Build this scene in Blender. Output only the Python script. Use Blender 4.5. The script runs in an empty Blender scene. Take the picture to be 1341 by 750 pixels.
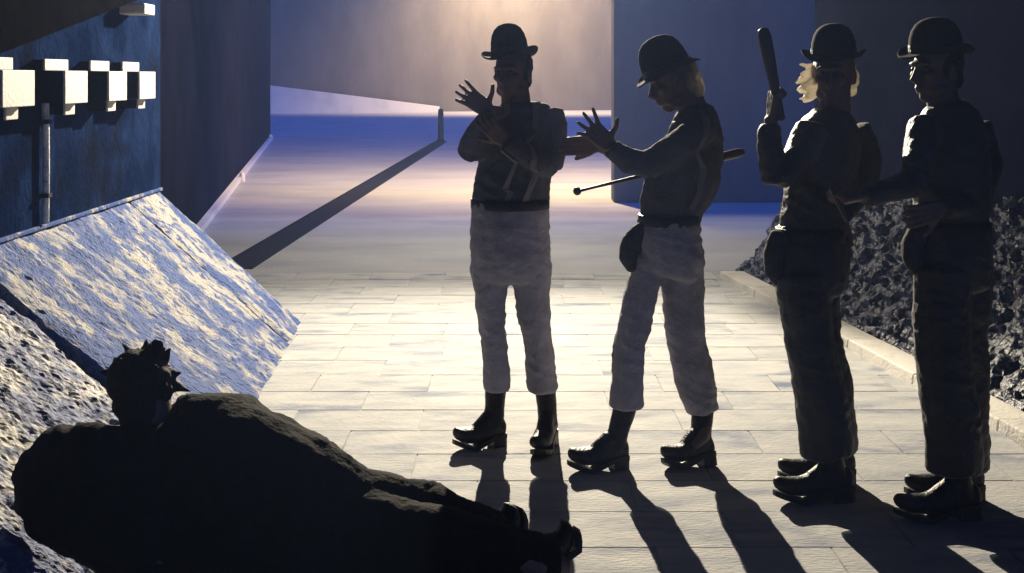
import bpy, bmesh, math, random
from mathutils import Vector, Matrix, noise
from math import radians

random.seed(7)
S = bpy.context.scene
COL = S.collection

# ------------------------------------------------------------------ camera
cam_d = bpy.data.cameras.new('camera')
cam = bpy.data.objects.new('camera', cam_d)
COL.objects.link(cam)
cam.location = (0, 0, 1.632)
cam.rotation_euler = (radians(90), 0, 0)
cam_d.sensor_width = 36
cam_d.lens = 45.64
cam_d.shift_y = -275 / 1341
cam_d.clip_start = 0.05
cam_d.clip_end = 2000
S.camera = cam

# ------------------------------------------------------------------ night sky, moon, exposure
world = bpy.data.worlds.new('World')
S.world = world
world.use_nodes = True
wn, wl = world.node_tree.nodes, world.node_tree.links
wn.clear()
wo = wn.new('ShaderNodeOutputWorld')
bg = wn.new('ShaderNodeBackground')
sky = wn.new('ShaderNodeTexSky')
sky.sky_type = 'NISHITA'
sky.sun_disc = False
sky.sun_elevation = radians(14)
sky.sun_rotation = radians(99)
sky.ozone_density = 4
tint = wn.new('ShaderNodeMix')
tint.data_type = 'RGBA'
tint.blend_type = 'MULTIPLY'
tint.inputs['Factor'].default_value = 1
tint.inputs['B'].default_value = (0.08, 0.27, 1.0, 1)
wl.new(sky.outputs[0], tint.inputs['A'])
wl.new(tint.outputs['Result'], bg.inputs['Color'])
bg.inputs['Strength'].default_value = 0.15
wl.new(bg.outputs[0], wo.inputs[0])

moon_d = bpy.data.lights.new('moon', 'SUN')
moon_d.energy = 1.5
moon_d.angle = radians(22)
moon_d.color = (0.03, 0.15, 1.0)
moon = bpy.data.objects.new('moon', moon_d)
moon.rotation_euler = Vector((-0.66, 0.10, -0.74)).to_track_quat('-Z', 'Y').to_euler()
COL.objects.link(moon)

S.view_settings.view_transform = 'Standard'
S.view_settings.look = 'None'
S.view_settings.exposure = 0
S.view_settings.gamma = 1
S.view_settings.use_curve_mapping = False
S.cycles.use_denoising = True
S.cycles.volume_bounces = 1
S.cycles.max_bounces = 6
S.cycles.sample_clamp_indirect = 6

# ------------------------------------------------------------------ helpers
def tag(o, label=None, cat=None, group=None, kind=None):
    if label: o['label'] = label
    if cat: o['category'] = cat
    if group: o['group'] = group
    if kind: o['kind'] = kind
    return o

def link(name, me, mat=None, parent=None):
    o = bpy.data.objects.new(name, me)
    COL.objects.link(o)
    if mat is not None:
        me.materials.append(mat)
    if parent is not None:
        o.parent = parent
    return o

def empty(name, loc, rz=0):
    o = bpy.data.objects.new(name, None)
    o.location = loc
    o.rotation_euler = (0, 0, rz)
    o.empty_display_size = 0.1
    COL.objects.link(o)
    return o

def bm_obj(name, bm, mat, parent=None, smooth=False, bevel=0.0):
    if bevel:
        bmesh.ops.bevel(bm, geom=list(bm.edges), offset=bevel, segments=2, affect='EDGES', profile=0.6)
    bmesh.ops.recalc_face_normals(bm, faces=bm.faces)
    me = bpy.data.meshes.new(name)
    bm.to_mesh(me)
    bm.free()
    if smooth:
        for p in me.polygons: p.use_smooth = True
    return link(name, me, mat, parent)

def add_box(bm, x0, x1, y0, y1, z0, z1):
    v = [bm.verts.new(p) for p in ((x0,y0,z0),(x1,y0,z0),(x1,y1,z0),(x0,y1,z0),(x0,y0,z1),(x1,y0,z1),(x1,y1,z1),(x0,y1,z1))]
    for f in ((3,2,1,0),(4,5,6,7),(0,1,5,4),(1,2,6,5),(2,3,7,6),(3,0,4,7)):
        bm.faces.new([v[i] for i in f])

def box(name, x0, x1, y0, y1, z0, z1, mat, parent=None, bevel=0.004):
    bm = bmesh.new()
    add_box(bm, x0, x1, y0, y1, z0, z1)
    return bm_obj(name, bm, mat, parent, bevel=bevel)

def prism(name, pts_bottom, pts_top, mat, parent=None, bevel=0.0):
    """closed solid between two rings of equal length"""
    bm = bmesh.new()
    a = [bm.verts.new(p) for p in pts_bottom]
    b = [bm.verts.new(p) for p in pts_top]
    bm.faces.new(a[::-1]); bm.faces.new(b)
    n = len(a)
    for i in range(n):
        bm.faces.new((a[i], a[(i+1) % n], b[(i+1) % n], b[i]))
    return bm_obj(name, bm, mat, parent, bevel=bevel)

def tube_bm(bm, nodes, seg=14, cap=0.5):
    """nodes (x, y, z, half width, half depth): elliptical tube with rounded ends"""
    P = [Vector(n[:3]) for n in nodes]
    N = len(P)
    rings = []
    Y = Vector((0, 1, 0))
    def frame(t):
        s = t.cross(Y)
        if s.length < 0.15: s = t.cross(Vector((0.3, 0, 1)))
        s.normalize()
        return s, s.cross(t).normalized()
    def ring(c, t, a, b):
        s, o = frame(t)
        return [bm.verts.new(c + s * (a * math.cos(2*math.pi*k/seg)) + o * (b * math.sin(2*math.pi*k/seg))) for k in range(seg)]
    T = []
    for i in range(N):
        t = (P[min(i+1, N-1)] - P[max(i-1, 0)])
        T.append(t.normalized())
    a0, b0 = nodes[0][3], nodes[0][4]
    a1, b1 = nodes[-1][3], nodes[-1][4]
    for k in (0.0, 0.5, 0.85):
        f = math.sqrt(max(0.04, 1 - (1-k)**2)) if k < 0.99 else 1
        rings.append(ring(P[0] - T[0] * ((1-k) * cap * min(a0, b0)), T[0], a0 * f, b0 * f))
    for i in range(N):
        rings.append(ring(P[i], T[i], nodes[i][3], nodes[i][4]))
    for k in (0.85, 0.5, 0.0):
        f = math.sqrt(max(0.04, 1 - (1-k)**2))
        rings.append(ring(P[-1] + T[-1] * ((1-k) * cap * min(a1, b1)), T[-1], a1 * f, b1 * f))
    for r0, r1 in zip(rings, rings[1:]):
        for k in range(seg):
            bm.faces.new((r0[k], r0[(k+1) % seg], r1[(k+1) % seg], r1[k]))
    bm.faces.new(rings[0][::-1]); bm.faces.new(rings[-1])

def dense(nodes, step=0.03):
    """Catmull-Rom resampling so bends are rounded"""
    out = []
    n = len(nodes)
    for i in range(n-1):
        p0, p1, p2, p3 = nodes[max(i-1,0)], nodes[i], nodes[i+1], nodes[min(i+2,n-1)]
        d = (Vector(p2[:3]) - Vector(p1[:3])).length
        m = max(1, int(d / step))
        for k in range(m):
            t = k / m
            out.append(tuple(0.5*((2*b)+(-a+c)*t+(2*a-5*b+4*c-d_)*t*t+(-a+3*b-3*c+d_)*t**3) for a,b,c,d_ in zip(p0,p1,p2,p3)))
    out.append(tuple(nodes[-1]))
    return out

def ball_bm(bm, c, r, rot=None):
    """ellipsoid; rot columns are the axes of the three radii"""
    m = Matrix.Translation(Vector(c))
    if rot is not None: m = m @ rot.to_4x4()
    m = m @ Matrix.Diagonal((*r, 1))
    bmesh.ops.create_icosphere(bm, subdivisions=3, radius=1, matrix=m)

CLOTH_TEX = bpy.data.textures.new('cloth folds', 'CLOUDS'); CLOTH_TEX.noise_scale = 0.11; CLOTH_TEX.noise_depth = 2
FOLD_TEX = bpy.data.textures.new('fine folds', 'CLOUDS'); FOLD_TEX.noise_scale = 0.045; FOLD_TEX.noise_depth = 1

def fused(name, bm, mat, parent, voxel=0.008, smooth=4, folds=0.0, fine=0.0, wrinkle=0.0):
    """one continuous skin over all the pieces in bm"""
    bmesh.ops.recalc_face_normals(bm, faces=bm.faces)
    me = bpy.data.meshes.new(name); bm.to_mesh(me); bm.free()
    o = bpy.data.objects.new(name, me); COL.objects.link(o)
    r = o.modifiers.new('r', 'REMESH'); r.mode = 'VOXEL'; r.voxel_size = voxel; r.use_smooth_shade = True
    s = o.modifiers.new('s', 'SMOOTH'); s.factor = 0.5; s.iterations = smooth
    if folds:
        d = o.modifiers.new('d', 'DISPLACE'); d.texture = CLOTH_TEX; d.strength = folds; d.mid_level = 0.5; d.texture_coords = 'LOCAL'
    if fine:
        d = o.modifiers.new('f', 'DISPLACE'); d.texture = FOLD_TEX; d.strength = fine; d.mid_level = 0.5; d.texture_coords = 'LOCAL'
    dg = bpy.context.evaluated_depsgraph_get()
    new = bpy.data.meshes.new_from_object(o.evaluated_get(dg))
    bpy.data.objects.remove(o); bpy.data.meshes.remove(me)
    new.name = name
    if wrinkle:
        ns = [v.normal.copy() for v in new.vertices]
        for v, nn in zip(new.vertices, ns):
            c_ = v.co
            sway = noise.noise(c_ * 4.0) * 0.35
            q_ = Vector((c_.x * 5 + 3, c_.y * 5, (c_.z + c_.x * .35 + sway * .12) * 21))
            a_ = 1 - abs(noise.noise(q_)) * 2.2
            b_ = 1 - abs(noise.noise(Vector((c_.x * 13, c_.y * 13, (c_.z - c_.x * .6) * 30)))) * 2.2
            amt = max(0, noise.noise(c_ * 6 + Vector((9, 2, 5))) + .45)
            v.co = c_ + nn * (wrinkle * amt * (max(0, a_) + .45 * max(0, b_) - .5))
    for p in new.polygons: p.use_smooth = True
    new.materials.clear()
    return link(name, new, mat, parent)

# ------------------------------------------------------------------ materials
def material(name, base, rough=0.8, base2=None, scale=3.0, lo=0.4, hi=0.6, detail=8, bump=0.0, bump_scale=30, spec=0.5,
             base3=None, scale3=1.0, lo3=0.5, hi3=0.65, stretch=(1, 1, 1), metallic=0.0, vary=0.0, rough2=None, sheen=0.0):
    m = bpy.data.materials.new(name); m.use_nodes = True
    nt = m.node_tree; n, l = nt.nodes, nt.links
    b = n['Principled BSDF']
    b.inputs['Roughness'].default_value = rough
    b.inputs['Specular IOR Level'].default_value = spec
    b.inputs['Metallic'].default_value = metallic
    if sheen:
        b.inputs['Sheen Weight'].default_value = sheen
        b.inputs['Sheen Roughness'].default_value = 0.4
    tc = n.new('ShaderNodeTexCoord'); mp = n.new('ShaderNodeMapping'); mp.inputs['Scale'].default_value = stretch
    l.new(tc.outputs['Object'], mp.inputs['Vector'])
    vec = mp.outputs['Vector']
    if vary:
        oi = n.new('ShaderNodeObjectInfo')
        add = n.new('ShaderNodeVectorMath'); add.operation = 'MULTIPLY_ADD'
        l.new(oi.outputs['Random'], add.inputs[0]); add.inputs[1].default_value = (37, 53, 0); l.new(mp.outputs['Vector'], add.inputs[2])
        vec = add.outputs[0]
    col = None
    def noise_mask(sc, lo_, hi_, det):
        t = n.new('ShaderNodeTexNoise'); t.inputs['Scale'].default_value = sc; t.inputs['Detail'].default_value = det; t.inputs['Roughness'].default_value = 0.62
        l.new(vec, t.inputs['Vector'])
        mr = n.new('ShaderNodeMapRange'); mr.inputs['From Min'].default_value = lo_; mr.inputs['From Max'].default_value = hi_
        l.new(t.outputs['Fac'], mr.inputs['Value'])
        return mr.outputs[0]
    def mix(fac, a, c):
        x = n.new('ShaderNodeMix'); x.data_type = 'RGBA'
        l.new(fac, x.inputs['Factor'])
        if isinstance(a, tuple): x.inputs['A'].default_value = (*a, 1)
        else: l.new(a, x.inputs['A'])
        if isinstance(c, tuple): x.inputs['B'].default_value = (*c, 1)
        else: l.new(c, x.inputs['B'])
        return x.outputs['Result']
    if base2:
        fac = noise_mask(scale, lo, hi, detail)
        col = mix(fac, base, base2)
        if rough2 is not None:
            rr = n.new('ShaderNodeMapRange'); rr.inputs['To Min'].default_value = rough; rr.inputs['To Max'].default_value = rough2
            l.new(fac, rr.inputs['Value']); l.new(rr.outputs[0], b.inputs['Roughness'])
    if base3:
        col = mix(noise_mask(scale3, lo3, hi3, 5), col if col is not None else base, base3)
    if vary:
        hv = n.new('ShaderNodeHueSaturation')
        mr = n.new('ShaderNodeMapRange'); mr.inputs['To Min'].default_value = 1 - vary; mr.inputs['To Max'].default_value = 1 + vary
        l.new(oi.outputs['Random'], mr.inputs['Value']); l.new(mr.outputs[0], hv.inputs['Value'])
        if col is not None: l.new(col, hv.inputs['Color'])
        else: hv.inputs['Color'].default_value = (*base, 1)
        col = hv.outputs['Color']
    if col is not None: l.new(col, b.inputs['Base Color'])
    else: b.inputs['Base Color'].default_value = (*base, 1)
    if bump:
        t = n.new('ShaderNodeTexNoise'); t.inputs['Scale'].default_value = bump_scale; t.inputs['Detail'].default_value = 6
        l.new(vec, t.inputs['Vector'])
        bp = n.new('ShaderNodeBump'); bp.inputs['Strength'].default_value = min(1, bump * 1.0); bp.inputs['Distance'].default_value = 0.02
        l.new(t.outputs['Fac'], bp.inputs['Height']); l.new(bp.outputs[0], b.inputs['Normal'])
    return m

M = {}
M['ground'] = material('worn asphalt', (0.32, 0.33, 0.35), 0.75, (0.38, 0.38, 0.39), 1.2, 0.36, 0.64, bump=0.6, bump_scale=60, spec=0.1, stretch=(0.6, 1.2, 1), base3=(0.24, 0.26, 0.31), scale3=0.9, lo3=0.5, hi3=0.8, rough2=0.66)
M['slab'] = material('concrete paving slab', (0.37, 0.385, 0.41), 0.8, (0.49, 0.485, 0.47), 5, 0.35, 0.65, bump=0.28, bump_scale=45, spec=0.06, base3=(0.15, 0.18, 0.27), scale3=2.3, lo3=0.52, hi3=0.72, stretch=(0.7, 1.7, 1), vary=0.04, rough2=0.7)
M['kerb'] = material('pale kerb stone', (0.62, 0.60, 0.55), 0.7, (0.40, 0.40, 0.40), 6, 0.5, 0.7, bump=0.3, bump_scale=60, vary=0.08)
M['bank'] = material('blue mottled pale concrete', (0.022, 0.068, 0.26), 0.75, (0.40, 0.385, 0.365), 3.6, 0.45, 0.55, detail=15, bump=0.9, bump_scale=75, spec=0.15, base3=(0.025, 0.072, 0.27), scale3=13, lo3=0.53, hi3=0.57, stretch=(0.85, 1.2, 0.85))  # blue mid tones between pale highlights are mixed into the colour
M['bank_rough'] = material('rough cast concrete', (0.018, 0.045, 0.17), 0.7, (0.46, 0.44, 0.41), 4.5, 0.46, 0.56, detail=12, bump=0.9, bump_scale=30, spec=0.3, base3=(0.015, 0.038, 0.15), scale3=17, lo3=0.52, hi3=0.58)  # same blue mid tones and pale highlights in the colour
M['rubble'] = material('dark wet rubble', (0.010, 0.016, 0.045), 0.35, (0.025, 0.035, 0.08), 11, 0.5, 0.66, detail=10, bump=0.9, bump_scale=40, spec=0.4)  # blue cast of the sky put into the base colour
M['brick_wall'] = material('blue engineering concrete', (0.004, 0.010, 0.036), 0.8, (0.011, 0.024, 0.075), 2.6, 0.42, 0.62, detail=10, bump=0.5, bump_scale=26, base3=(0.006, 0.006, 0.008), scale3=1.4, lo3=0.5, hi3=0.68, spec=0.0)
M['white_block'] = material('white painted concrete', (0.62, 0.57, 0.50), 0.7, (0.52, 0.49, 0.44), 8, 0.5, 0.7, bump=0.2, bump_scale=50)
M['lime'] = material('limescaled pipe', (0.62, 0.64, 0.66), 0.5, (0.20, 0.23, 0.30), 16, 0.45, 0.62, bump=0.4, bump_scale=60)
M['shade_black'] = material('black shade tone', (0.004, 0.004, 0.004), 0.9, (0.007, 0.007, 0.007), 4, 0.4, 0.6, bump=0.3, bump_scale=30, spec=0.0)  # black put in for shaded bracket faces and the dark wall top
M['dark_wall'] = material('unlit black brickwork', (0.006, 0.007, 0.020), 0.9, (0.011, 0.011, 0.030), 1.2, 0.4, 0.6, bump=0.4, bump_scale=14, spec=0.0)  # near-black base stands in for walls the lamp leaves unlit
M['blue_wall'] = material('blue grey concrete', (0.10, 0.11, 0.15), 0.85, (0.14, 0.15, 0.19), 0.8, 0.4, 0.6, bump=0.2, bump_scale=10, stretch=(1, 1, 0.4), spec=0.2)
M['far_wall'] = material('grey far concrete', (0.13, 0.118, 0.10), 0.85, (0.16, 0.147, 0.125), 0.8, 0.4, 0.6, bump=0.2, bump_scale=10, stretch=(1, 1, 0.4), spec=0.1)
M['pale_wall'] = material('pale rendered parapet', (0.62, 0.61, 0.57), 0.8, (0.52, 0.51, 0.49), 0.8, 0.45, 0.65, bump=0.2, bump_scale=8)
M['iron'] = material('dark cast iron', (0.012, 0.013, 0.022), 0.7, (0.02, 0.02, 0.03), 20, 0.4, 0.6, bump=0.3, bump_scale=80, spec=0.05)
M['deck'] = material('dark deck concrete', (0.014, 0.014, 0.014), 0.9, (0.02, 0.02, 0.02), 1.5, 0.4, 0.6, bump=0.3, bump_scale=12, spec=0.1)  # base darkened to cut bounce light under the deck
M['skin'] = material('skin', (0.12, 0.07, 0.05), 0.6, (0.10, 0.055, 0.04), 30, 0.4, 0.6, bump=0.08, bump_scale=200)
M['felt'] = material('black felt', (0.012, 0.011, 0.011), 0.95, (0.018, 0.017, 0.016), 60, 0.4, 0.6, bump=0.15, bump_scale=300, spec=0.1)
M['leather'] = material('black boot leather', (0.012, 0.011, 0.010), 0.45, (0.022, 0.02, 0.018), 25, 0.4, 0.65, bump=0.3, bump_scale=90, spec=0.18)
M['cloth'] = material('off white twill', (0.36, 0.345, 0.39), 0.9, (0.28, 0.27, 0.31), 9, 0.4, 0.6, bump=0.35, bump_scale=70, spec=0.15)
M['shirt'] = material('shaded off white shirting', (0.10, 0.095, 0.105), 0.9, (0.075, 0.07, 0.08), 9, 0.4, 0.6, bump=0.35, bump_scale=70, spec=0.15)  # off white darkened so the backlit shirts stay silhouettes
M['cloth_shaded'] = material('shaded twill', (0.026, 0.025, 0.026), 0.55, (0.018, 0.017, 0.018), 9, 0.4, 0.6, bump=0.3, bump_scale=90, spec=0.4, sheen=0.1)  # white clothes darkened so these two men read as silhouettes
M['guard'] = material('quilted padding', (0.05, 0.048, 0.05), 0.9, (0.035, 0.034, 0.035), 20, 0.4, 0.6, bump=0.4, bump_scale=50, spec=0.2)
M['brace'] = material('pale elastic webbing', (0.13, 0.12, 0.13), 0.8)
M['hair_fair'] = material('fair hair', (0.17, 0.13, 0.09), 0.5, (0.12, 0.09, 0.06), 40, 0.4, 0.6, bump=0.6, bump_scale=120, stretch=(1, 1, 0.2))
M['hair_dark'] = material('dark matted hair', (0.012, 0.010, 0.008), 0.8, (0.02, 0.017, 0.013), 40, 0.4, 0.6, bump=0.6, bump_scale=120, spec=0.2)
M['coat'] = material('dark wool overcoat', (0.006, 0.005, 0.004), 0.95, (0.010, 0.008, 0.006), 12, 0.4, 0.6, bump=0.4, bump_scale=60, spec=0.08)
M['cane'] = material('dark varnished wood', (0.02, 0.014, 0.01), 0.4, (0.035, 0.022, 0.014), 30, 0.4, 0.6, stretch=(1, 1, 0.1))
def hair_glow(m, col, amt):
    n, l = m.node_tree.nodes, m.node_tree.links
    tr = n.new('ShaderNodeBsdfTranslucent'); tr.inputs['Color'].default_value = (*col, 1)
    mx = n.new('ShaderNodeMixShader'); mx.inputs[0].default_value = amt
    l.new(n['Principled BSDF'].outputs[0], mx.inputs[1]); l.new(tr.outputs[0], mx.inputs[2]); l.new(mx.outputs[0], n['Material Output'].inputs[0])
hair_glow(M['hair_fair'], (0.90, 0.84, 0.72), 0.55)
M['eye'] = material('eye', (0.05, 0.045, 0.04), 0.3)
M['lamp_black'] = material('black lamp housing', (0.02, 0.02, 0.02), 0.6)

# ------------------------------------------------------------------ ground and paving
GZ = 0.025                       # top of the paving slabs
bm = bmesh.new()
gv = [bm.verts.new(p) for p in ((-400, -60, 0), (400, -60, 0), (400, 900, 0), (-400, 900, 0))]
bm.faces.new(gv)
ground = tag(bm_obj('ground', bm, M['ground']), kind='structure')

paving = tag(empty('pavement', (0, 0, 0)), kind='structure')
def slab_mesh(w, d):
    bm = bmesh.new()
    add_box(bm, -w/2, w/2, -d/2, d/2, -0.045, 0)
    bmesh.ops.bevel(bm, geom=[e for e in bm.edges if all(v.co.z > -0.001 for v in e.verts)], offset=0.002, segments=2, affect='EDGES')
    me = bpy.data.meshes.new('slab'); bm.to_mesh(me); bm.free(); me.materials.append(M['slab'])
    return me
SLAB_D, SLAB_W = 0.365, 0.60
slab_full = slab_mesh(SLAB_W - 0.004, SLAB_D - 0.004)
def kerb_x(Y): return 1.97 + 0.1215 * (7.8 - Y)
bm = bmesh.new(); add_box(bm, -1.5, 2.2, 3.2, 10.52, 0.002, 0.020); bm_obj('mortar_bed', bm, M['slab'], paving)
row = 0
Yc = 3.52
while Yc < 10.6:
    off = (0.30 if row % 2 else 0.0) + random.uniform(-0.02, 0.02)
    x = (-2.62 if Yc > 8.3 else -1.32 - SLAB_W) + off
    lim = kerb_x(Yc) - 0.012
    while x < lim - 0.06:
        w = SLAB_W
        if x + w > lim: w = lim - x
        me = slab_full if w == SLAB_W else slab_mesh(w - 0.004, SLAB_D - 0.004)
        o = link('paving_slab', me, None, paving)
        o.location = (x + w/2, Yc, GZ + random.uniform(-0.001, 0.001))
        o.rotation_euler = (radians(random.uniform(-0.12, 0.12)), radians(random.uniform(-0.1, 0.1)), radians(random.uniform(-0.15, 0.15)))
        x += w
    Yc += SLAB_D
    row += 1

kerb = tag(empty('kerb', (0, 0, 0)), kind='structure')
Yk = 3.2
while Yk < 10.3:
    L = 0.9
    y0, y1 = Yk + 0.004, Yk + L - 0.004
    hz = 0.075 + random.uniform(-0.003, 0.003)
    xa, xb = kerb_x(y0), kerb_x(y1)
    bot = [(xa, y0, -0.02), (xa + 0.2, y0, -0.02), (xb + 0.2, y1, -0.02), (xb, y1, -0.02)]
    top = [(xa + 0.012, y0, hz), (xa + 0.2, y0, hz), (xb + 0.2, y1, hz), (xb + 0.012, y1, hz)]
    prism('kerb_stone', bot, top, M['kerb'], kerb, bevel=0.008)
    Yk += L

# dark strip put in for a shaded kerb line across the yard
def along(p, q, t): return p + (q - p) * t
dr = tag(empty('kerb_shade_strip', (-2.31, 11.56, 0)), 'long dark strip for a shaded kerb line, crossing the yard from the bank to the post', 'dark strip')
q0, q1 = Vector((-2.36, 11.0, 0)), Vector((-1.78, 32.5, 0))
dd = (q1 - q0).normalized(); ds = Vector((dd.y, -dd.x, 0))
def strip(name, a, b, s0, s1, z0, z1, mat, parent):
    pl = Vector(parent.location)
    bt = [a + ds*s0 - pl, a + ds*s1 - pl, b + ds*s1 - pl, b + ds*s0 - pl]
    return prism(name, [v + Vector((0,0,z0)) for v in bt], [v + Vector((0,0,z1)) for v in bt], mat, parent)
strip('strip_bed', q0, q1, -0.13, 0.13, -0.02, 0.004, M['iron'], dr)
strip('strip_edge', q0, q1, 0.13, 0.16, -0.02, 0.012, M['iron'], dr)
strip('strip_edge', q0, q1, -0.16, -0.13, -0.02, 0.012, M['iron'], dr)

# ------------------------------------------------------------------ the sloping banks
def bank_base(Y): return -1.33 + 0.058 * (8.54 - min(Y, 8.54)) if Y > 6.3 else -1.20
def bank_panel(name, y0, y1, mat, parent, amp, freq, drop=0.0, cell=0.02, seed=0):
    ny = int((y1 - y0) / cell); nv = int(1.38 / cell)
    bm = bmesh.new(); grid = []
    for i in range(ny + 1):
        Y = y0 + (y1 - y0) * i / ny
        b = Vector((bank_base(Y), Y, -0.02)); t = Vector((-2.33, Y, 0.9))
        nrm = Vector((0.92, 0, 1.0)).normalized()
        r = []
        for j in range(nv + 1):
            p = along(t, b, j / nv)
            q = Vector((p.x*freq, p.y*freq, p.z*freq + seed))
            h = noise.fractal(q, 0.9, 2.1, 5) * amp + noise.noise(q * 0.2) * amp * 1.5
            edge = min(i, ny - i, 3) / 3.0
            p = p + nrm * (h - drop - (1 - edge) * 0.012)
            r.append(bm.verts.new(p))
        grid.append(r)
    for i in range(ny):
        for j in range(nv):
            bm.faces.new((grid[i][j], grid[i][j+1], grid[i+1][j+1], grid[i+1][j]))
    low = Vector((-0.12, 0, -0.16))
    def skirt(vs):
        lo = [bm.verts.new(v.co + low) for v in vs]
        for k in range(len(vs) - 1):
            bm.faces.new((vs[k], vs[k+1], lo[k+1], lo[k]))
    skirt(grid[0]); skirt(grid[-1]); skirt([r[0] for r in grid]); skirt([r[-1] for r in grid])
    return bm_obj(name, bm, mat, parent, smooth=False)
left_bank = tag(empty('embankment', (0, 0, 0)), kind='structure')
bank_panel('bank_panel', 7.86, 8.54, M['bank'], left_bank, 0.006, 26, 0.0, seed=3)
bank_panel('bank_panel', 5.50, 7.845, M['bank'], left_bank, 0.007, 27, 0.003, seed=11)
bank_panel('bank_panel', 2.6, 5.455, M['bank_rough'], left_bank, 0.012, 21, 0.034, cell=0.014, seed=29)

right_bank = tag(empty('embankment', (0, 0, 0)), kind='structure')
bm = bmesh.new(); grid = []
NY, NV = 300, 60
for i in range(NY + 1):
    Y = 3.0 + 7.6 * i / NY
    b = Vector((kerb_x(Y) + 0.21, Y, 0.03)); t = Vector((2.45 + (10.5 - Y) * 0.287, Y, 0.88))
    nrm = Vector((-0.75, -0.2, 0.7)).normalized()
    r = []
    for j in range(NV + 1):
        p = along(b, t, j / NV)
        q = p * 9.0
        c = noise.cell(p * 11.0)
        h = noise.fractal(q, 0.8, 2.2, 5) * 0.035 + (c - 0.5) * 0.02
        r.append(bm.verts.new(p + nrm * h))
    grid.append(r)
for i in range(NY):
    for j in range(NV):
        bm.faces.new((grid[i][j], grid[i][j+1], grid[i+1][j+1], grid[i+1][j]))
tag(bm_obj('rubble_face', bm, M['rubble'], right_bank), kind='stuff')
M['stone'] = material('wet broken stone', (0.010, 0.016, 0.045), 0.3, (0.022, 0.032, 0.075), 30, 0.45, 0.65, bump=0.6, bump_scale=90, spec=0.45, vary=0.3)  # sky's blue cast in the base colour, as on the rubble
stone_me = []
rs = random.Random(21)
for k in range(8):
    bm = bmesh.new(); bmesh.ops.create_icosphere(bm, subdivisions=1, radius=1)
    for v in bm.verts:
        v.co *= rs.uniform(.72, 1.12)
        v.co.x *= 1.25; v.co.z *= .75
    me = bpy.data.meshes.new('stone'); bm.to_mesh(me); bm.free(); me.materials.append(M['stone']); stone_me.append(me)
for k in range(280):
    Y = rs.uniform(4.2, 10.4); v_ = rs.random()
    b = Vector((kerb_x(Y) + 0.26, Y, 0.04)); tt = Vector((2.45 + (10.5 - Y) * 0.287, Y, 0.88))
    o = link('stone', stone_me[k % 8], None, right_bank)
    o.location = along(b, tt, v_) + Vector((-.012, 0, .012))
    sz = rs.uniform(.014, .045)
    o.scale = (sz, sz * rs.uniform(.8, 1.2), sz)
    o.rotation_euler = (rs.uniform(-.6, .6), rs.uniform(-1.2, -.2), rs.uniform(0, 6.28))

# ------------------------------------------------------------------ walls
wing = tag(empty('retaining_wall', (-2.31, 8.54, 0)), 'dark blue retaining wall carrying white stepped brackets above the pale bank', 'wall')
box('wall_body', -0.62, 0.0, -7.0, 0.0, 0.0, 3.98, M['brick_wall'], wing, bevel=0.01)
# pale coping strip where bank meets wall
box('coping', 0.001, 0.02, -5.6, -0.02, 0.885, 0.906, M['bank'], wing, bevel=0.006)
# limescaled down pipe
pp = empty('drain_pipe', (-2.285, 6.36, 0.9)); tag(pp, 'pale limescaled pipe running down the blue wall under the brackets', 'pipe')
bm = bmesh.new(); tube_bm(bm, dense([(0,0,0.02,.017,.017),(0.002,0,.3,.018,.018),(-.002,0,.62,.019,.019)], .05), 12, .2)
bm_obj('pipe', bm, M['lime'], pp, smooth=True)
for z in (0.14, 0.5):
    box('pipe_clip', -0.024, 0.024, -0.026, 0.026, z, z + 0.02, M['iron'], pp, bevel=0.002)

ORD = ['nearest', 'second', 'third', 'farthest']
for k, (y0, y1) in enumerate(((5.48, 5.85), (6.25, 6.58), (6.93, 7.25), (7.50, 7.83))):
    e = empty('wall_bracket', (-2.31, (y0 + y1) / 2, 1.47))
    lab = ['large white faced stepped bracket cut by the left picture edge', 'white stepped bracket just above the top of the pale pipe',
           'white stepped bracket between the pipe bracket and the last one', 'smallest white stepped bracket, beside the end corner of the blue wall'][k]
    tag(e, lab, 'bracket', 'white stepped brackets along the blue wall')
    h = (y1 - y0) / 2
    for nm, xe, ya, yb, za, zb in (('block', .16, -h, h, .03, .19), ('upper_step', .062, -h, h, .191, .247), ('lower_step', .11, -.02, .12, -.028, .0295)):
        b_ = box(nm, -0.05, xe - .013, ya + .004, yb - .004, za + .003, zb - .003, M['shade_black'], e, bevel=0.004)  # body black as the shaded faces, white only on the lit one
        box('lit_face', xe - .0125, xe, ya, yb, za, zb, M['white_block'], b_, bevel=0.004)

# added black beam over the brackets, keeping the wall's top dark
st = empty('shade_beam', (-2.305, 7.7, 2.1)); tag(st, 'added black sloping beam keeping the top of the blue wall dark', 'added beam')
prism('beam', [(0.006, -3.4, -0.58), (0.13, -3.4, -0.58), (0.13, -0.02, 0.0), (0.006, -0.02, 0.0)],
      [(0.006, -3.4, 1.0), (0.13, -3.4, 1.0), (0.13, -0.02, 1.0), (0.006, -0.02, 1.0)], M['shade_black'], st)
e = empty('wall_bracket', (-2.31, 7.74, 2.0)); tag(e, 'small white bracket block high up under the black sloping beam', 'bracket', 'white stepped brackets along the blue wall')
box('block', -0.05, 0.15, -0.10, 0.12, 0.0, 0.065, M['white_block'], e, bevel=0.012)

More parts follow.
